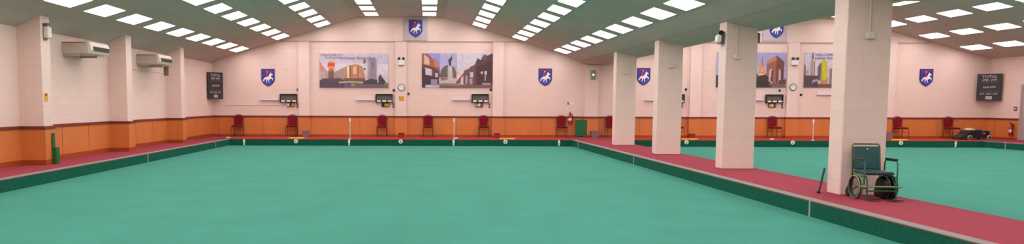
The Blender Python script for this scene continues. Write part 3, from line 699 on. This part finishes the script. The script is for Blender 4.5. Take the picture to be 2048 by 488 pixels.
S2 = [((196, 184, 204), R(0, 1, 0, 1)), ((150, 146, 206), [(.05, .5), (.26, .5), (.26, 1), (.05, 1)]), ((178, 170, 208), R(.26, .5, .5, 1)), ((206, 194, 206), R(.5, .85, .45, 1)),
      ((168, 92, 80), [(0, .2), (0, 1), (.09, .97), (.17, .80), (.25, .62), (.26, .3)]), ((198, 120, 106), [(.17, .78), (.2, .84), (.24, .7), (.25, .6), (.18, .62)]), ((206, 190, 202), [(.05, .37), (.05, .62), (.14, .55), (.14, .35)]), ((212, 178, 160), [(.03, .68), (.03, .96), (.10, .86), (.11, .66)]),
      ((84, 56, 58), [(.0, .62), (.0, .68), (.16, .58), (.25, .48), (.25, .44), (.14, .53)]), ((96, 64, 66), [(.15, .3), (.15, .52), (.25, .44), (.25, .25)]), ((66, 46, 50), [(0, .08), (0, .42), (.05, .38), (.24, .26), (.25, .08)]), ((156, 138, 160), R(.13, .22, .06, .24)), ((190, 170, 176), R(.19, .23, .3, .42)), ((66, 46, 50), [(0, .0), (.05, 0), (.05, .5), (0, .62)]),
      ((222, 186, 170), [(.25, .3), (.31, .62), (.36, .62), (.5, .3)]), ((104, 92, 78), [(.25, .3), (.27, .5), (.32, .62), (.37, .66), (.37, .3)]), ((122, 92, 76), [(.41, .28), (.41, .64), (.46, .6), (.49, .45), (.49, .28)]),
      ((200, 182, 182), [(.36, .2), (.37, .62), (.43, .62), (.44, .2)]), ((150, 128, 128), R(.36, .375, .25, .6)), ((60, 56, 66), [(.39, .64), (.375, .8), (.405, .86), (.43, .95), (.43, .84), (.415, .75), (.41, .64)]),
      ((196, 176, 176), [(.27, .08), (.33, .2), (.38, .28), (.45, .28), (.5, .1)]), ((150, 104, 100), [(.27, .2), (.36, .24), (.36, .28), (.27, .3)]),
      ((232, 196, 172), [(.5, .2), (.5, .34), (.57, .48), (.6, .5), (.6, .2)]), ((138, 82, 74), [(.48, .12), (.5, .2), (.58, .4), (.62, .5), (.62, .12)]), ((204, 180, 180), [(.55, .1), (.56, .3), (.59, .34), (.59, .1)]),
      ((110, 72, 74), [(.6, .1), (.6, .5), (.66, .54), (.70, .62), (.76, .68), (.76, .08)]), ((200, 184, 190), R(.685, .73, .3, .45)), ((170, 150, 160), R(.62, .65, .12, .34)), ((176, 150, 156), R(.68, .72, .1, .26)),
      ((88, 56, 60), [(.76, .05), (.76, .7), (.79, .86), (.84, .8), (.86, .9), (.92, .92), (1, 1), (1, .05)]), ((104, 74, 84), [(.86, .8), (.88, .97), (.92, .95), (.92, .84)]), ((72, 42, 46), [(.78, .05), (.78, .6), (.84, .66), (1, .8), (1, .05)]),
      ((214, 190, 188), R(.84, .865, .4, .47)), ((206, 180, 180), R(.89, .925, .38, .48)), ((182, 150, 150), R(.895, .91, .2, .38)), ((168, 134, 132), R(.86, .98, .08, .14)),
      ((116, 82, 78), R(0.25, 1, 0, .08)), ((150, 112, 106), [(.25, .06), (.55, .04), (.5, .12), (.27, .13)])]
banner(-0.27, 2.80, 2.15, 3.64, S2, 'wide banner of a street with red houses and winged statue, right of the clock')
S3 = [((160, 156, 200), R(0, 1, 0, 1)), ((182, 170, 200), R(0, 1, .3, .6)),
      ((178, 170, 200), R(0, .05, .4, 1)), ((60, 48, 56), R(0, .05, 0, .35)), ((140, 100, 92), R(0.05, .5, 0, .5)),
      ((90, 66, 60), [(.48, 0), (.48, .4), (.56, .5), (.6, .34), (.74, .4), (.74, 0)]),
      ((214, 140, 88), [(.60, .2), (.615, .5), (.635, .7), (.645, .88), (.655, .88), (.67, .7), (.69, .5), (.70, .38), (.70, .2)]), ((236, 168, 88), R(.635, .67, .45, .7)), ((150, 70, 40), R(.65, .66, .58, .8)), ((236, 190, 140), [(.60, .2), (.62, .4), (.70, .38), (.70, .2)]),
      ((156, 92, 74), [(.72, .1), (.72, .66), (.73, .74), (.86, .92), (.97, .74), (.97, .1)]), ((196, 120, 92), [(.72, .66), (.73, .76), (.86, .92), (.86, .8)]), ((118, 62, 54), [(.86, .1), (.86, .92), (.97, .74), (.965, .1)]),
      ((198, 176, 192), [(.755, .1), (.755, .46), (.78, .54), (.81, .5), (.81, .1)]), ((190, 168, 190), [(.895, .1), (.895, .5), (.91, .54), (.925, .46), (.93, .1)]), ((90, 50, 44), [(.78, .16), (.79, .46), (.81, .56), (.81, .16)]),
      ((62, 44, 44), [(.55, .04), (.57, .22), (.62, .34), (.70, .36), (.75, .3), (.76, .04)]), ((48, 36, 38), R(.54, .78, .04, .16)), ((206, 186, 180), R(.765, .79, .3, .45)), ((120, 88, 84), R(.76, 1, 0, .12)), ((60, 44, 44), R(.5, .8, 0, .05)), ((80, 62, 60), [(.9, .1), (.9, .2), (1, .24), (1, .1)])]
banner(12.6, 15.64, 2.2, 3.71, S3, 'banner of a brown stone arch and golden spire in the right hall')
S4 = [((206, 190, 206), R(0, 1, 0, 1)), ((196, 190, 212), R(0.04, .1, .3, 1)),
      ((130, 96, 96), [(0, .2), (0, .68), (.02, .62), (.03, .3), (.03, .2)]), ((176, 140, 130), [(.08, .1), (.085, .72), (.1, .82), (.12, .84), (.13, .7), (.13, .1)]), ((104, 76, 84), [(.10, .82), (.108, 1), (.122, 1), (.125, .82)]), ((150, 120, 124), [(.135, .1), (.135, .72), (.15, .8), (.155, .1)]),
      ((212, 196, 204), [(.16, .1), (.16, .5), (.2, .56), (.2, .1)]), ((180, 140, 130), [(.03, .2), (.04, .5), (.06, .52), (.07, .2)]),
      ((104, 84, 96), [(.19, .2), (.19, .6), (.235, .72), (.235, .2)]), ((196, 176, 40), [(.235, .22), (.235, .72), (.26, .78), (.27, .86), (.28, .86), (.29, .78), (.33, .72), (.335, .22)]), ((150, 140, 44), R(.235, .25, .22, .68)),
      ((190, 130, 90), [(.22, .06), (.24, .24), (.3, .2), (.34, .3), (.34, .06)]), ((78, 56, 66), R(0, .2, 0, .34)), ((180, 156, 168), [(.11, .1), (.13, .22), (.19, .24), (.2, .18), (.14, .16)]), ((110, 72, 62), R(.2, 1, 0, .1)), ((150, 116, 116), R(.36, 1, .1, .55))]
banner(16.44, 19.5, 2.2, 3.72, S4, 'banner of spires and a yellow building, half hidden behind the nearest column', [('WELCOME TO', 0.15, .14, .93, (110, 80, 150)), ('Indoor Bowls', 0.15, .14, .84, (112, 92, 112))])

# red fire alarm bell on the right hall pilaster
t = thing('fire_alarm', 'small dark red fire alarm box right of the nearest column', 'fire alarm', (19.93, WY, 1.91))
MB().cbox(-0.08, 0.08, -0.07 - PD, 0, -0.15, 0.15, mat('alarm_red', (120, 20, 22), rough=0.4), c=.012).build('alarm_box', t)
MB().cbox(-0.03, 0.03, -0.05 - PD, -0.0, 0.2, 0.26, DARK, c=.01).build('alarm_sensor', t)
t = thing('light_switch', 'small grey light switch on the right wall above the fire extinguisher', 'switch', (RX, 30.2, 1.31), -PI/2)
MB().cbox(-0.09, 0.09, -0.03, 0, -0.09, 0.09, GREYP, c=.01).build('switch_plate', t); MB().box(-0.02, 0.02, -0.04, -0.03, -0.03, 0.03, WHITE).build('rocker', t)

# ------------------------------------------------------------------ black wheeled machine in the right corner
t = thing('wheeled_cleaner', 'black low wheeled machine with white wheels in the right far corner', 'machine', (23.0, 30.35, 0))
body = [(-0.5, 0.07), (-0.42, 0.30), (-0.36, 0.38), (0.44, 0.38), (0.50, 0.30), (0.50, 0.06)]
MB().prism(body, -0.26, 0.26, BLACK).build('machine_body', t, bevel=0.02)
MB().prism([(-0.74, 0.02), (-0.72, 0.10), (-0.46, 0.26), (-0.46, 0.04)], -0.24, 0.24, mat('brush_olive', (30, 26, 14), rough=0.7)).build('brush_hood', t)
for x in (-0.36, 0.45):
    for s in (-1, 1):
        wh = MB().lathe([(0.03, -0.03), (0.085, -0.03), (0.10, -0.015), (0.10, 0.015), (0.085, 0.03), (0.03, 0.03)], (x, s * 0.29, 0.10), mat('wheel_grey', (130, 126, 122), rough=0.5), 'y', 20).build('wheel', t)
        MB().lathe([(0.05, -0.034), (0.05, 0.034)], (x, s * 0.29, 0.10), BLACK, 'y', 14).build('hub', wh)
MB().cbox(0.18, 0.3, -0.275, -0.255, 0.24, 0.31, GREYP, c=.006).build('badge', t)
MB().tube([(0.48, -0.2, 0.3), (0.56, -0.2, 0.36), (0.56, 0.2, 0.36), (0.48, 0.2, 0.3)], 0.012, GREYM).build('handle', t)
tag(MB().cbox(22.66, 22.98, 30.2, 30.5, 0.381, 0.46, CLOTHC, c=0.03).cbox(22.70, 22.88, 30.25, 30.45, 0.455, 0.49, CLOTHC, c=0.015).build('folded_cloth'), 'folded cream cloth lying on the black wheeled machine', 'cloth')
tag(MB().cbox(23.0, 23.24, 30.18, 30.48, 0.381, 0.425, CLOTHB, c=0.02).build('folded_cloth'), 'folded blue cloth lying on the black wheeled machine', 'cloth')

# ------------------------------------------------------------------ left wall heaters
def fan_unit(y0, ln, lab):
    t = thing('fan_heater', lab, 'fan heater', (LX, y0, 2.70), group='fan heaters high on the left wall')
    sh_ = mat('heater_casing', (190, 172, 156), rough=0.5, noise=0.04)
    MB().cbox(0.0, 0.66, 0.0, ln, 0.0, 0.31, sh_, c=0.012).build('casing', t)
    T = Matrix.Translation((0.66, 0, 0.0))
    mb = MB()
    prof = [(0.0, 0.0), (0.05, 0.02), (0.09, 0.10), (0.075, 0.24), (0.03, 0.315), (0.0, 0.315)]
    mb.prism([(x, z) for x, z in prof], 0.0, ln + 0.05, CREAM, T); mb.build('front_cowl', t)
    mb = MB(); mb.box(0.66 + 0.06, 0.66 + 0.093, 0.14, ln + .02, 0.09, 0.20, mat('louvre_dark', (52, 34, 34), rough=0.5)); sl = mb.build('outlet_grille', t)
    for z in (0.11, 0.14, 0.17): MB().box(0.66 + .09, 0.66 + .10, 0.14, ln, z - .004, z + .004, DARK).build('slat', sl)
    MB().box(0.0, 0.45, 0.04, 0.09, -0.05, 0.0, sh_).build('bracket', t)
    MB().box(0.0, 0.45, ln - .09, ln - .04, -0.05, 0.0, sh_).build('bracket', t)
    MB().box(0.0, 0.6, -0.01, 0.0, 0.28, 0.30, mat('heater_edge', (130, 96, 84), rough=0.5)).build('lid_edge', t)
fan_unit(18.7, 1.05, 'cream fan heater high on the left wall, nearer one')
fan_unit(23.45, 1.1, 'cream fan heater high on the left wall, farther one')
t = thing('control_box', 'narrow brown box hanging below the farther fan heater', 'control box', (LX, 24.6, 2.37)); 
MB().cbox(0.45, 0.60, 0.0, 0.12, 0, 0.31, mat('box_brown', (134, 108, 98), rough=0.6), c=.01).build('box_body', t)
MB().box(0.0, 0.62, 0.04, 0.08, 0.28, 0.30, GREYM).build('arm', t)
# surface conduit on left wall
tag(MB().tube([(LX + .01, 21.75, 2.55), (LX + .01, 24.0, 2.5), (LX + .01, 26.0, 2.5)], 0.01, WALLP, 6).build('cable_conduit'), 'thin painted conduit on the left wall below the farther heater', 'conduit')
# ------------------------------------------------------------------ pier and column fittings
t = thing('wall_speaker', 'small white speaker at the top of the nearest left pier', 'speaker', (PX, 16.72, 2.93))
MB().cbox(0.02, 0.13, 0.02, 0.2, 0.0, 0.26, CREAM, c=0.015).build('speaker_box', t)
MB().box(0.0, 0.03, 0.05, 0.19, -0.04, 0.34, GREYM).build('wall_bracket', t)
MB().cbox(-0.04, 0.16, 0.02, 0.2, 0.30, 0.34, GREYM, c=.01).build('top_bracket', t)
t = thing('warning_sign', 'small yellow sign on the nearest left pier', 'sign', (PX, 16.74, 1.50))
MB().box(0, 0.008, -0.02, 0.12, -0.02, 0.17, SIGNY).build('sign_plate', t); MB().box(0.008, 0.011, 0.01, 0.09, 0.1, 0.15, c_br).build('sign_marks', t)
t = thing('green_tool', 'narrow green board with lower green block leaning on the nearest left pier', 'tool', (PX + TH, 16.9, 0))
MB().cbox(0.018, 0.045, 0.0, 0.1, 0.0, 0.73, GBOX, c=.004).build('upright_board', t)
MB().cbox(0.045, 0.115, 0.0, 0.16, 0.0, 0.40, GBOX, c=.008).build('lower_block', t)
t = thing('floodlight', 'black and white spotlight on grey bracket at the top of the second column', 'spotlight', (6.62, 16.2, 2.8))
MB().box(-0.09, 0.0, 0.03, 0.22, 0.0, 0.27, GREYM).build('bracket', t)
MB().lathe([(0.03, 0.0), (0.045, -0.05), (0.048, -0.12)], (-0.11, 0.06, 0.245), BLACK, 'y', 14).build('lamp_head', t)
MB().cbox(-0.19, -0.08, -0.02, 0.10, 0.03, 0.19, WHITE, c=.02).build('battery_box', t)
t = thing('wall_speaker', 'grey brown speaker on the right side of the second column', 'speaker', (7.33, 16.2, 2.78))
MB().cbox(0.02, 0.075, 0.0, 0.14, 0.04, 0.26, GREYP, c=0.012).build('speaker_box', t); MB().box(0, 0.04, 0.06, 0.14, 0.1, 0.32, FRAME).build('bracket', t)
def drop_box(x, y, zb, zt, lab, w_=0.06, cond=True):
    t = thing('junction_box', lab, 'junction box', (x, y, zb), group='junction boxes on the columns')
    MB().cbox(-w_, w_, -0.06, 0, 0, 0.1, CREAM, c=.01).build('box_body', t)
    if cond: MB().tube([(0.0, -0.015, 0.1), (0.0, -0.015, zt - zb)], 0.014, CREAM, 8).build('conduit', t)
drop_box(6.97, 11.5, 2.49, 3.15, 'cream junction box and conduit on the nearest column')
drop_box(6.86, 16.15, 2.46, 3.15, 'cream junction box and conduit on the second column')
drop_box(6.98, 20.85, 2.49, 3.1, 'cream junction box on the third column', 0.08, False)
drop_box(6.97, 25.5, 2.49, 3.1, 'cream junction box on the farthest column', 0.1, False)
t = thing('leaning_stick', 'dark thin stick leaning on the left side of the nearest column', 'stick', (6.47, 11.76, 0))
MB().tube([(-0.045, 0.0, 0.01), (0.085, 0.09, 0.40)], 0.017, mat('dark_wood', (58, 34, 36), rough=0.6), 8).build('stick_shaft', t)
MB().lathe([(0.026, 0), (0.026, 0.04)], (-0.045, 0, 0.0), BLACK, 'z', 10).build('rubber_tip', t)

# ------------------------------------------------------------------ wheelchair
wc = thing('wheelchair', 'old dark green wheelchair standing in front of the nearest column', 'wheelchair', (6.875, 11.06, 0), -0.10)
HW = 0.205
# local: back at +y, front at -y
MB().cbox(-HW, HW, -0.22, 0.20, 0.385, 0.44, SEATV, c=0.018).build('seat', wc)
T = Matrix.Translation((0, 0.21, 0.44)) @ Matrix.Rotation(-0.12, 4, 'X')
MB().cbox(-HW + .012, HW - .012, -0.025, 0.015, 0.0, 0.36, VINYL, c=0.012, T=T).build('backrest', wc)
MB().lathe([(0.012, 0), (0.012, -0.008)], T @ Vector((0.0, -0.026, 0.32)), WHITE, 'y', 10).build('stud', wc)
bf = [T @ Vector(p) for p in ((-HW - .0, 0.015, -0.40), (-HW - .0, 0.015, 0.36), (-HW + .02, 0.015, 0.40), (HW - .02, 0.015, 0.40), (HW, 0.015, 0.36), (HW, 0.015, -0.40))]
MB().tube(bf, 0.013, mat('handle_tube', (98, 84, 66), rough=0.4, metal=0.4), 8).build('back_frame', wc)
for s in (-1, 1):
    X = s * (HW + 0.03)
    # arm frame: up from the rear, along, down to the front
    MB().tube([(X, 0.16, 0.30), (X, 0.15, 0.56), (X, 0.12, 0.60), (X, -0.18, 0.60), (X, -0.22, 0.56), (X, -0.22, 0.24)], 0.011, GLOSSG, 8).build('arm_frame', wc)
    MB().cbox(X - 0.022, X + 0.022, -0.20, 0.12, 0.605, 0.635, BLACK, c=.01).build('armrest_pad', wc)
    # side frame
    MB().tube([(X - s*.03, 0.25, 0.36), (X - s*.03, -0.22, 0.36), (X - s*.03, -0.25, 0.30), (X - s*.03, -0.27, 0.05)], 0.012, GLOSSG, 8).tube([(X - s*.03, 0.24, 0.18), (X - s*.03, -0.25, 0.18)], 0.010, GLOSSG, 8).build('side_frame', wc)
    # big wheel
    wx = s * (HW + 0.055); wy, wr = 0.0, 0.185
    ring = [(wx, wy + wr*math.cos(a), wr + wr*math.sin(a)*0.93) for a in [2*PI*k/28 for k in range(28)]]
    tyre = MB().lathe([(wr-.02, -0.016), (wr, -0.012), (wr, 0.012), (wr-.02, 0.016), (wr-.03, 0.0)], (wx, wy, wr), BLACK, 'x', 32)
    wl = MB()
    wl.tube([(wx + s*0.0, wy + (wr-.022)*math.cos(a), wr + (wr-.022)*math.sin(a)) for a in [2*PI*k/32 for k in range(32)]], 0.022, BLACK, 8, closed=True)
    wl.tube([(wx + s*0.012, wy + (wr-.010)*math.cos(a), wr + (wr-.010)*math.sin(a)) for a in [2*PI*k/32 for k in range(32)]], 0.011, PALEG if s < 0 else BLACK, 8, closed=True)
    w_ob = wl.build('wheel', wc)
    MB().tube([(wx - s*0.035, wy + (wr-.01)*math.cos(a), wr + (wr-.01)*math.sin(a)) for a in [2*PI*k/32 for k in range(32)]], 0.008, PALEG if s < 0 else GLOSSG, 6, closed=True).build('push_rim', w_ob)
    sp = MB()
    for k in range(12):
        a = 2*PI*k/12; sp.tube([(wx, wy, wr), (wx, wy + (wr-.02)*math.cos(a), wr + (wr-.02)*math.sin(a))], 0.0025, GREYM, 4)
    sp.build('spokes', w_ob)
    MB().lathe([(0.022, -0.03), (0.028, -0.01), (0.028, 0.01), (0.022, 0.03)], (wx, wy, wr), GREYM, 'x', 12).build('hub', w_ob)
    if s > 0:
        MB().lathe([(0.0, -0.01), (wr - .02, -0.006), (wr - .02, 0.006), (0.0, 0.01)], (wx, wy, wr), BLACK, 'x', 28).build('wheel_disc', w_ob)
    # small rear caster
    MB().lathe([(0.03, -0.02), (0.07, -0.018), (0.075, 0.0), (0.07, 0.018), (0.03, 0.02)], (s * (HW + .01), 0.30, 0.075), BLACK, 'x', 18).build('caster', wc)
    MB().tube([(s*(HW + .01) , 0.30, 0.075), (s*(HW + .01) + s*0.03, 0.29, 0.12), (s*HW, 0.26, 0.30)], 0.009, GLOSSG, 6).build('caster_fork', wc)
# cross bars in front and footrest
MB().tube([(-HW - .09, -0.255, 0.215), (HW + .09, -0.255, 0.215)], 0.013, PALEG, 8).build('front_bar', wc)
MB().tube([(-HW - .02, -0.262, 0.15), (HW + .03, -0.262, 0.15)], 0.011, GLOSSG, 8).build('lower_bar', wc)
MB().cbox(-HW, -HW + 0.13, -0.38, -0.26, 0.03, 0.042, BLACK, c=.004).build('footplate', wc)
MB().cbox(HW - .11, HW + 0.06, -0.38, -0.26, 0.02, 0.032, BLACK, c=.004).build('footplate', wc)
MB().tube([(-HW, -0.27, 0.05), (-HW, -0.28, 0.0)], 0.01, GLOSSG).tube([(HW, -0.27, 0.05), (HW, -0.28, 0.0)], 0.01, GLOSSG).build('front_foot', wc)
# fat black disc added as cover of the right wheel, just inside it
MB().lathe([(0.05, -0.055), (0.14, -0.05), (0.168, -0.035), (0.178, 0.0), (0.168, 0.035), (0.14, 0.05), (0.05, 0.055)], (0.135, -0.03, 0.185), BLACK, 'x', 30).build('wheel_cover', wc)
